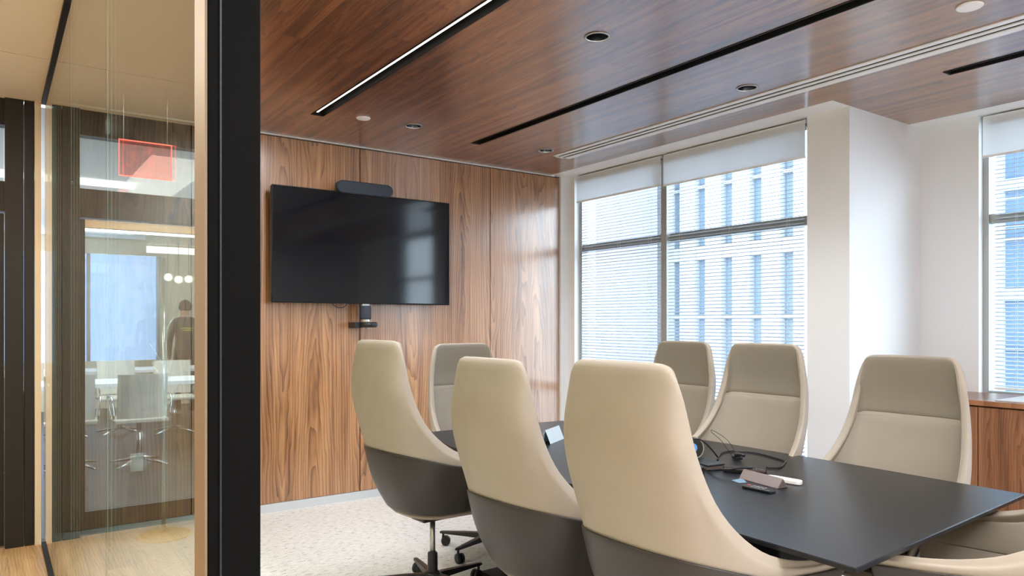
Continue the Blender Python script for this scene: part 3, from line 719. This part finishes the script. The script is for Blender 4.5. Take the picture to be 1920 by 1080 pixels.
# flat slab device left of the hub and black box
p0 = P(1306, 872, z); p1 = P(1352, 884, z); dd = p1-p0; ang = math.atan2(dd.y, dd.x); ln = dd.length
sl = root('phone_base', (p0+p1)/2+Vector((0.01, 0.04, 0)), ang); tag(sl, 'flat grey-blue phone base between the black box and cable hub', 'phone base')
obj('base_body', B(-ln/2, ln/2, -0.04, 0.05, 0.0005, 0.016), M['taupe_metal'], sl, world=False, bevel=0.003)
obj('base_top', B(-ln/2+0.002, ln/2+0.006, -0.042, 0.052, 0.016, 0.022), M['slot_blue'], sl, world=False, bevel=0.002)
pc = P(1322, 892, z)
bxr = root('control_box', pc+Vector((-0.035, 0.045, 0)), R(20)); tag(bxr, 'small dark wedge-shaped control box partly behind the nearest chair', 'control box')
t = bmesh.new(); vs = [t.verts.new(p) for p in ((-.05, -.04, .0005), (.05, -.04, .0005), (.05, .05, .0005), (-.05, .05, .0005), (-.05, -.04, .030), (.05, -.04, .030), (.05, .05, .052), (-.05, .05, .052))]
for f in ((3, 2, 1, 0), (4, 5, 6, 7), (0, 1, 5, 4), (1, 2, 6, 5), (2, 3, 7, 6), (3, 0, 4, 7)): t.faces.new([vs[i] for i in f])
obj('box_body', t, M['slot_blue'], bxr, world=False, bevel=0.003)
# round tilted device with blue screen
pw = P(1300, 862, z)
wc = root('round_speakerphone', pw, R(-60)); tag(wc, 'round black desk device with blue face and silver rim beside nearest chair', 'speakerphone')
mt = Matrix.Translation((0, 0, 0.052)) @ Matrix.Rotation(R(78), 4, 'X')
obj('disc_body', lathe(bmesh.new(), [(0.040, -0.018), (0.048, -0.010), (0.048, 0.008), (0.044, 0.012)], seg=36, mat=mt), M['black_plastic'], wc, world=False, bevel=0.002)
obj('silver_rim', lathe(bmesh.new(), [(0.0455, 0.010), (0.0500, 0.010), (0.0500, 0.0135), (0.0455, 0.0135), (0.0455, 0.010)], seg=36, cap=False, mat=mt), M['steel'], wc, world=False, smooth=False)
obj('blue_face', lathe(bmesh.new(), [(0.020, 0.0125), (0.019, 0.016)], seg=28, mat=mt), M['blue_screen'], wc, world=False)
obj('device_foot', lathe(bmesh.new(), [(0.036, 0.0005), (0.034, 0.006), (0.012, 0.012)], (0, 0.0, 0), 28), M['black_plastic'], wc, world=False)
def T(px, py, dz=0.0045): return P(px, py, z+dz)
def lift(px, py, gpx, gpy, k=0.0):   # a point above the table: ground pixel gives distance, px/py the height
    g = P(gpx, gpy, z); s_, c_ = math.sin(R(35.4)), math.cos(R(35.4)); d_ = g.x*s_+g.y*c_
    t_ = (px-960)/1372
    return Vector(((s_+c_*t_)*d_, (c_-s_*t_)*d_, 1.35-(py-606)*d_/1372))
sweep('cable', [T(1345, 862), T(1352, 850), T(1372, 846), T(1410, 848), T(1440, 855), T(1470, 864), T(1471, 868), T(1462, 876), T(1436, 876)], 0.0038, 'black cable looping on the table behind the cable hub', group='cables on the table')
sweep('cable', [lift(1290, 823, 1296, 868), lift(1312, 824, 1318, 868), lift(1330, 838, 1334, 866), T(1346, 858, 0.006), T(1345, 862)], 0.0034, 'black cable arching up from the round device to the table', group='cables on the table')
sweep('cable', [T(1326, 882, 0.006), T(1360, 880, 0.03), T(1400, 877, 0.03), T(1425, 879, 0.012), T(1438, 889, 0.006), T(1434, 895)], 0.0045, 'thick black cable lying before the hub, curling to the taupe stand', group='cables on the table')
t = sweep('wire', [T(1375, 858), lift(1352, 826, 1372, 862), lift(1335, 811, 1360, 864), lift(1336, 807, 1362, 864), lift(1358, 820, 1370, 862), lift(1372, 836, 1376, 860), T(1380, 856)], 0.0011, 'thin stiff dark wire loop standing up above the plug cluster', group='cables on the table')
pg = root('plug_cluster', P(1383, 862, z)); tag(pg, 'small cluster of black plugs and adapters lying behind the hub', 'plugs')
rng = random.Random(3)
for k in range(7):
    a_ = rng.uniform(0, 2*PI); rr_ = rng.uniform(0.004, 0.028)
    mt = Matrix.Translation((rr_*math.cos(a_), rr_*math.sin(a_), 0.010+0.013*(k % 2))) @ Matrix.Rotation(rng.uniform(0, 3), 4, 'Z') @ Matrix.Rotation(rng.uniform(-.3, .3), 4, 'Y')
    obj('plug', B(-0.017, 0.017, -0.007, 0.007, -0.006, 0.006, mat=mt), M['black_plastic'] if k % 3 else M['slot_blue'], pg, world=False, bevel=0.002)
# blue tent card and dark puck at the far end
a = P(1026, 829, z); bq = a+Vector((0.10, -0.03, 0)); dv = Vector((0.27, 1, 0)).normalized()
a = P(1032, 833, z)
tc_ = root('tent_card', a); tag(tc_, 'pale blue folded paper tent card between the second and nearest chairs', 'paper card')
for sgn, nm_ in ((0, 'front_leaf'), (1, 'rear_leaf')):
    t = bmesh.new(); e0 = Vector((0, 0.0, 0.0005)) if sgn == 0 else Vector((-0.045, 0.032, 0.0005))
    ridge = Vector((-0.020, 0.018, 0.070)); run = Vector((0.17, 0.10, 0)) 
    th = Vector((0.0006, -0.0008, 0))
    vs = [t.verts.new(p) for p in (e0, e0+run, ridge+run, ridge, e0+th, e0+run+th, ridge+run+th, ridge+th)]
    for f in ((0, 1, 2, 3), (7, 6, 5, 4), (0, 4, 5, 1), (1, 5, 6, 2), (2, 6, 7, 3), (3, 7, 4, 0)): t.faces.new([vs[i] for i in f])
    obj(nm_, t, M['paper'], tc_, world=False)
tag(obj('puck', B(-0.02, 0.02, -0.014, 0.014, 0.0005, 0.018, mat=oriented(P(1021, 821, z), 0.4)), M['black_plastic'], bevel=0.004), 'tiny black object on the table left of the blue tent card', 'puck')

# ================================================================== CREDENZA
cr_ = root('credenza', (4.94, 1.0, 0)); tag(cr_, 'walnut credenza below the right window', 'cabinet')
obj('cabinet_body', B(4.70, 5.225, -0.5, 2.45, 0.06, 0.865), M['walnut_cabinet'], cr_)
obj('plinth', B(4.74, 5.22, -0.46, 2.43, 0, 0.06), M['black_metal'], cr_)
obj('cabinet_top', B(4.66, 5.228, -0.55, 2.47, 0.872, 0.902), M['walnut_top'], cr_, bevel=0.002)
for y0_, y1_ in ((1.905, 2.445), (1.357, 1.899), (0.809, 1.351), (0.261, 0.803)):
    dd_ = obj('cabinet_door', B(4.68, 4.699, y0_, y1_, 0.07, 0.862), M['walnut_cabinet'], cr_, bevel=0.001)
tag(obj('counter_pale_area', B(4.72, 5.18, 0.4, 1.83, 0.9025, 0.907), M['counter'], bevel=0.001), 'pale flat area on top of the walnut credenza', 'mat')  # thin pale layer over part of the credenza top

# ================================================================== COAT RACK BEHIND THE GLASS
M['acrylic'] = glassmat('clear_acrylic', (0.90, 0.96, 1.0, 1), base=0.75, power=1.4, rough=0.14)
rk = root('coat_rack', (0.886, 5.06, 0)); tag(rk, 'clear acrylic coat rack on a round golden base seen through the glass', 'coat rack')
obj('rack_base', lathe(bmesh.new(), [(0.155, 0.0), (0.160, 0.006), (0.158, 0.014), (0.10, 0.018), (0.02, 0.022)], seg=48), M['gold_wood'], rk, world=False)
obj('rack_pole', lathe(bmesh.new(), [(0.013, 0.02), (0.013, 1.76)], seg=16), M['acrylic'], rk, world=False, smooth=True)
for zz, aa, lnn in ((1.08, 200, 0.16), (0.78, 20, 0.20), (1.28, 20, 0.20), (0.98, 200, 0.14)):
    ex = Vector((math.cos(R(aa)), math.sin(R(aa)), 0))*lnn*0.55
    obj('rack_arm', tube(bmesh.new(), [Vector((0, 0, zz)), Vector((0, 0, zz))+ex+Vector((0, 0, lnn*0.9))], 0.006, 8), M['acrylic'], rk, world=False, smooth=True)

# ================================================================== EXIT SIGN IN THE CORRIDOR
ex = root('exit_sign', (-0.193, 4.55, H)); tag(ex, 'clear edge-lit sign glowing red along its edges, hung in the corridor', 'sign')
M['red_edge'] = plain('red_glow_edge', lin(255, 60, 50), 0.4, emis=(1, 0.10, 0.07, 1), estr=4)
M['red_panel'] = glassmat('red_lit_panel', (1, 0.35, 0.30, 1), base=0.06)
def redpanel():
    m, nt, p = newmat('red_lit_acrylic'); out = nt.nodes['Material Output']; nt.nodes.remove(p)
    tc = N(nt, 'ShaderNodeTexCoord'); n_ = N(nt, 'ShaderNodeTexNoise', Scale=22.0, Detail=2.0); L(nt, tc.outputs['Object'], n_.inputs[0])
    em = N(nt, 'ShaderNodeEmission'); em.inputs[0].default_value = (1, 0.07, 0.05, 1)
    st = math_n(nt, 'MULTIPLY', math_n(nt, 'POWER', n_.outputs['Fac'], 3.0), 0.6); L(nt, st, em.inputs[1])
    tr = N(nt, 'ShaderNodeBsdfTransparent'); tr.inputs[0].default_value = (1, 0.72, 0.68, 1)
    ad = N(nt, 'ShaderNodeAddShader'); L(nt, em.outputs[0], ad.inputs[0]); L(nt, tr.outputs[0], ad.inputs[1]); L(nt, ad.outputs[0], out.inputs[0]); return m
M['red_panel'] = redpanel()
sx0, sx1, sz0, sz1 = -0.325, -0.062, 2.17, 2.365
obj('sign_panel', B(sx0, sx1, 4.547, 4.553, sz0, sz1), M['red_panel'], ex)
f = bmesh.new()
for a in ((sx0-0.004, sx1+0.004, sz1, sz1+0.004), (sx0-0.004, sx1+0.004, sz0-0.004, sz0), (sx0-0.004, sx0, sz0, sz1), (sx1, sx1+0.004, sz0, sz1)): box(f, a[0], a[1], 4.547, 4.553, a[2], a[3])
obj('glowing_edge', f, M['red_edge'], ex)
w_ = bmesh.new()
for xx in (sx0+0.02, sx1-0.02): tube(w_, [(xx, 4.55, sz1), (xx, 4.55, H)], 0.0008, 6)
obj('hanging_wires', w_, M['steel'], ex)

# ================================================================== ROOM BEYOND THE CORRIDOR DOOR
YF = 13.2
struct('floor_far_room', B(-4.5, 1.2, YE+0.08, YF+0.1, -0.1, 0), M['brown_floor'])
struct('ceiling_far_room', B(-4.5, 1.2, YE+0.08, YF+0.1, H, H+0.1), M['soffit'])
struct('wall_far_left', B(-4.6, -4.5, YE+0.08, YF+0.1, 0, H), M['beige'])
struct('wall_far_right', B(1.2, 1.3, YE+0.2, YF+0.1, 0, H), M['white'])
b = bmesh.new(); box(b, -4.5, -1.75, YF, YF+0.1, 0, H); box(b, -1.75, 1.2, YF, YF+0.1, 0, 0.75); box(b, -1.75, 1.2, YF, YF+0.1, 2.45, H)
struct('wall_far_end', b, M['beige'])
w3 = root('window_3', (-0.3, YF, 0.75)); w3['kind'] = 'structure'
for xx in (-1.75, -0.75, 0.25): obj('mullion', B(xx, xx+0.05, YF+0.02, YF+0.08, 0.75, 2.45), M['winframe'], w3)
obj('glass_pane', B(-1.70, 1.2, YF+0.05, YF+0.056, 0.75, 2.45), glassmat('hazy_glass', (0.95, 0.96, 0.97, 1), base=0.01, power=8), w3)
struct('ceiling_bulkhead', B(-4.4, -1.35, 7.4, 12.0, 2.52, H-0.002), M['beige'])
M['cove'] = plain('cove_light', (1, 1, 1, 1), 0.5, emis=(1, 0.93, 0.78, 1), estr=2.6)
tag(obj('cove_light', B(-3.2, -1.36, 12.0, 12.03, 2.40, 2.50), M['cove']), 'warm light strip under the bulkhead in the room beyond, reflected in the glass', 'ceiling light')
tag(obj('linear_light', B(-0.60, 0.35, 7.85, 7.95, H-0.05, H-0.002), M['cove']), 'bright white linear ceiling light behind the red-edged sign', 'ceiling light')
M['globe'] = plain('globe_glow', (1, 0.95, 0.85, 1), 0.4, emis=(1, 0.9, 0.72, 1), estr=2.2)
for i, (dx, dz) in enumerate(((-0.28, 0.0), (-0.14, 0.01), (0.0, -0.02), (0.14, -0.03), (0.28, 0.0))):
    pr = root('pendant_globe', (-1.86+dx, 11.6, 2.02+dz))
    gl = obj('globe', sphere(bmesh.new(), (0, 0, 0), 0.058), M['globe'], pr, world=False, smooth=True)
    obj('cord', tube(bmesh.new(), [(0, 0, 0.058), (0, 0, 2.52-(2.02+dz))], 0.003, 6), M['cable'], pr, world=False)
    tag(pr, ('leftmost glowing pendant globe as mirrored above the person', 'second glowing pendant globe from the left as mirrored above the person', 'middle one of five glowing globes above the person', 'second glowing pendant globe from the right as mirrored above the person', 'rightmost glowing pendant globe as mirrored above the person')[4-i], 'pendant light', 'pendant globes in the room beyond')
# meeting tables
mt0 = None
for i, (yy, lab) in enumerate(((8.75, 'pale meeting table in the room beyond, nearer the corridor door'), (11.0, 'pale meeting table in the room beyond, further from the corridor door'))):
    if mt0 is None:
        r = mt0 = root('meeting_table', (-0.85, yy, 0))
        obj('table_top', B(-1.3, 1.3, -0.38, 0.38, 0.70, 0.74), M['white_trim'], r, world=False, bevel=0.003)
        for lx in (-1.1, 1.1):
            for ly in (-0.3, 0.3): obj('leg', B(lx-0.025, lx+0.025, ly-0.025, ly+0.025, 0, 0.70), M['black_metal'], r, world=False)
    else: r = dup(mt0); r.location = (-0.85, yy, 0)
    tag(r, lab, 'table', 'meeting tables in the room beyond')
# white mesh-back chairs
M['mesh_white'] = plain('pale_seat_mesh', lin(206, 200, 188), 0.6, var=0.03)
M['chrome'] = plain('chrome', lin(215, 215, 215), 0.12, metal=1.0, var=0.02)
mc0 = None
for (x, y, a, lab) in ((-0.63, 7.75, 0, 'pale mesh-back chair in the reflected room, largest and nearest the door'),
                    (-0.07, 7.9, 6, 'pale mesh-back chair at the left edge of the reflected doorway'),
                    (-1.32, 9.8, 186, 'pale mesh-back chair across the nearer table, right of centre'),
                    (-0.76, 10.1, 178, 'pale mesh-back chair across the nearer table, left of centre'),
                    (-1.88, 9.9, 176, 'pale mesh-back chair in front of the standing person'),
                    (-0.2, 10.1, 182, 'small pale mesh-back chair at far left of the reflected room')):
    if mc0 is None:
        r = mc0 = root('meeting_chair')
        bk = bmesh.new()
        for k in range(6): pass
        pts = [(-0.21, -0.20), (-0.12, -0.235), (0, -0.245), (0.12, -0.235), (0.21, -0.20)]
        va = [[bk.verts.new((x_, y_-lean+o_, zz)) for x_, y_ in pts] for o_ in (0, 0.012) for zz, lean in ((0.47, 0.0), (0.68, 0.02), (0.88, 0.06))]
        for g in (va[:3], va[3:]):
            for p, q in zip(g, g[1:]):
                for i in range(4): bk.faces.new((p[i], p[i+1], q[i+1], q[i]))
        for i in range(4): bk.faces.new((va[0][i], va[0][i+1], va[3][i+1], va[3][i])); bk.faces.new((va[2][i], va[2][i+1], va[5][i+1], va[5][i]))
        for i in (0, 4):
            for k in (0, 1): bk.faces.new((va[k][i], va[k+1][i], va[k+4][i], va[k+3][i]))
        obj('backrest', bk, M['mesh_white'], r, world=False)
        obj('seat', B(-0.23, 0.23, -0.20, 0.24, 0.42, 0.455), M['mesh_white'], r, world=False, bevel=0.012)
        for sx_ in (-1, 1):
            obj('armrest', tube(bmesh.new(), catmull([(sx_*0.235, -0.20, 0.47), (sx_*0.25, -0.17, 0.65), (sx_*0.25, 0.10, 0.66), (sx_*0.24, 0.15, 0.58), (sx_*0.22, 0.12, 0.45)], 5), 0.010, 8), M['chrome'], r, world=False, smooth=True)
        obj('column', lathe(bmesh.new(), [(0.025, 0.06), (0.022, 0.42)], seg=14), M['chrome'], r, world=False, smooth=True)
        for k in range(4):
            a_ = PI/4+PI/2*k
            obj('leg', tube(bmesh.new(), [(0, 0, 0.075), (0.30*math.cos(a_), 0.30*math.sin(a_), 0.018)], [0.018, 0.009], 8), M['chrome'], r, world=False, smooth=True)
    else: r = dup(mc0)
    r.location = (x, y, 0); r.rotation_euler = (0, 0, R(a)); tag(r, lab, 'chair', 'pale mesh-back chairs in the room beyond')
# person standing with back to us, skinned from a connected skeleton
def person(loc, rz):
    r = root('person', loc, rz); tag(r, 'person in a dark shirt standing with back turned in the reflected room', 'person')
    J = {'pel': (0, 0, .93), 'bel': (0, .01, 1.05), 'che': (0, 0, 1.24), 'ntop': (0, -.005, 1.40), 'nk': (0, .01, 1.455), 'hd0': (0, .015, 1.50), 'hd1': (0, .02, 1.565), 'hd2': (0, .01, 1.62),
         'sl': (-.155, 0, 1.365), 'el': (-.215, -.03, 1.10), 'wl': (-.20, .08, .87), 'sr': (.155, 0, 1.365), 'er': (.215, -.03, 1.10), 'wr': (.20, .08, .87),
         'hl': (-.09, 0, .88), 'kl': (-.10, .02, .48), 'al': (-.10, -.02, .09), 'tl': (-.11, .12, .035), 'hr': (.09, 0, .88), 'kr': (.10, .02, .48), 'ar': (.10, -.02, .09), 'tr': (.11, .12, .035),
         'pl': (-.195, .11, .81), 'pr': (.195, .11, .81)}
    E = [('pel', 'bel'), ('bel', 'che'), ('che', 'ntop'), ('ntop', 'nk'), ('nk', 'hd0'), ('hd0', 'hd1'), ('hd1', 'hd2'), ('ntop', 'sl'), ('sl', 'el'), ('el', 'wl'), ('ntop', 'sr'), ('sr', 'er'), ('er', 'wr'),
         ('pel', 'hl'), ('hl', 'kl'), ('kl', 'al'), ('al', 'tl'), ('pel', 'hr'), ('hr', 'kr'), ('kr', 'ar'), ('ar', 'tr'), ('wl', 'pl'), ('wr', 'pr')]
    RD = dict(pel=(.155, .11), bel=(.135, .10), che=(.165, .115), ntop=(.10, .08), nk=(.052, .055), hd0=(.062, .075), hd1=(.077, .098), hd2=(.066, .085), sl=(.058,)*2, el=(.042,)*2, wl=(.029,)*2,
              hl=(.09,)*2, kl=(.058,)*2, al=(.042,)*2, tl=(.034,)*2, pl=(.032, .018))
    for k in ('sl', 'el', 'wl', 'hl', 'kl', 'al', 'tl', 'pl'): RD[k[0]+'r'] = RD[k]
    ks = list(J); me = bpy.data.meshes.new('body'); me.from_pydata([J[k] for k in ks], [(ks.index(a), ks.index(c)) for a, c in E], [])
    o = bpy.data.objects.new('body', me); COL.objects.link(o); o.parent = r
    md = o.modifiers.new('skin', 'SKIN')
    for k, sv in zip(ks, me.skin_vertices[0].data): sv.radius = RD[k]; sv.use_root = (k == 'pel')
    sd = o.modifiers.new('sub', 'SUBSURF'); sd.levels = 2; sd.render_levels = 2
    # cloth colours by height on the one body: shirt, trousers, skin, shoes
    m, nt, p = newmat('person_body'); tc = N(nt, 'ShaderNodeTexCoord'); sx = N(nt, 'ShaderNodeSeparateXYZ'); L(nt, tc.outputs['Object'], sx.inputs[0])
    cr = N(nt, 'ShaderNodeValToRGB'); cr.color_ramp.interpolation = 'CONSTANT'; e_ = cr.color_ramp.elements
    e_[0].position = 0; e_[0].color = lin(30, 28, 26); e_[1].position = 0.06; e_[1].color = lin(44, 46, 54)
    for pos, col in ((0.56, lin(46, 54, 50)), (0.845, lin(190, 146, 118))):
        q = cr.color_ramp.elements.new(pos); q.color = col
    L(nt, math_n(nt, 'DIVIDE', sx.outputs[2], 1.7), cr.inputs[0]); L(nt, cr.outputs[0], p.inputs['Base Color']); p.inputs['Roughness'].default_value = 0.8
    me.materials.append(m); me.update()
    h = bmesh.new(); sphere(h, (0, -0.005, 1.60), 0.096, 20, 14, (0.92, 1.08, 1.05))
    bmesh.ops.delete(h, geom=[v for v in h.verts if v.co.z < 1.53 or (v.co.y > 0.05 and v.co.z < 1.62)], context='VERTS')
    hm = obj('hair', h, plain('dark_hair', lin(36, 28, 22), 0.7), r, world=False, smooth=True)
    s_ = hm.modifiers.new('thick', 'SOLIDIFY'); s_.thickness = 0.012
    for zz, ww in ((1.275, 0.088), (1.245, 0.07)):
        obj('shirt_stripe', B(-ww, ww, -0.131, -0.122, zz-0.006, zz+0.006), plain('yellow_stripe', lin(190, 190, 60), 0.6), r, world=False, bevel=0.002)
    # hands with five fingers
    for sg in (-1, 1):
        hb_ = bmesh.new(); c0 = Vector((sg*0.195, 0.115, 0.80))
        for k in range(4):
            q0 = c0+Vector((0, -0.026+0.018*k, -0.015)); l_ = (0.062, 0.072, 0.068, 0.052)[k]
            tube(hb_, [q0+Vector((0, 0, .02)), q0+Vector((0, 0.004, -l_*0.5)), q0+Vector((-sg*0.012, 0.012, -l_))], [0.0085, 0.008, 0.006], 8)
        tube(hb_, [c0+Vector((0, 0.02, 0.03)), c0+Vector((-sg*0.008, 0.048, 0.005)), c0+Vector((-sg*0.015, 0.058, -0.022))], [0.011, 0.0095, 0.007], 8)
        obj('fingers', hb_, plain('skin', lin(190, 146, 118), 0.6), r, world=False, smooth=True)
person((-1.84, 11.75, 0), 0)

# ================================================================== OUTSIDE
def facade(name, X, y0, y1, ztop, label, wall_m, bay, storey, glass_frac, glass_m, z0=-14):
    r = root(name, (X, (y0+y1)/2, z0)); tag(r, label, 'building', 'buildings across the street')
    obj('wall', B(X+0.25, X+2.6, y0, y1, z0, ztop), wall_m, r)
    f = bmesh.new(); y = y0; 
    while y < y1-0.1:
        box(f, X, X+0.25, y, y+bay*(1-glass_frac), z0, ztop); y += bay
    obj('piers', f, wall_m, r)
    g = bmesh.new(); box(g, X+0.2, X+0.249, y0, y1, z0, ztop); obj('glazing', g, glass_m, r)
    s = bmesh.new(); zz = z0
    while zz < ztop: box(s, X+0.08, X+0.2, y0, y1, zz, zz+0.35); box(s, X+0.10, X+0.2, y0, y1, zz+storey*0.55, zz+storey*0.55+0.07); zz += storey
    obj('spandrels', s, wall_m, r)
M['bwhite'] = plain('white_facade', lin(148, 151, 156), 0.8, var=0.03, scale=1)
M['bgrey'] = plain('rose_grey_brick', lin(128, 127, 132), 0.9, var=0.10, scale=6)
M['bglass'] = plain('blue_facade_glass', lin(88, 104, 118), 0.25, var=0.12, scale=0.7)
gb = root('office_block', (12, 18, -14)); tag(gb, 'pinkish grey masonry building filling the left window pane', 'building', 'buildings across the street')
obj('masonry', B(12, 14.4, 13.6, 30, -14, 22), M['bgrey'], gb)
obj('corner_pilaster', B(11.8, 12.0, 13.5, 14.1, -14, 22), M['bwhite'], gb)
facade('office_tower', 15, 8.6, 20.0, 24, 'white office tower with blue glass columns behind the right window pane', M['bwhite'], 0.85, 3.4, 0.40, M['bglass'])
facade('glass_tower', 24, -7, 11, 26, 'blue glass tower seen through the window above the credenza', M['bwhite'], 2.3, 3.2, 0.66, plain('deep_blue_facade_glass', lin(84, 106, 128), 0.25, var=0.15, scale=0.7))
struct('ground_outside', B(5.7, 80, -60, 80, -14.2, -14), M['bwhite'])
ng = root('dimming_block', (-1, 24, -14)); tag(ng, 'blue-grey block added beyond the far window of the reflected room to dim it', 'building', 'buildings across the street')  # block added to keep the sky from burning out the far window
obj('masonry', B(-14, 9, 24, 28, -14, 20), plain('slate_dimmer', lin(120, 130, 146), 0.9, var=0.15, scale=0.4), ng)
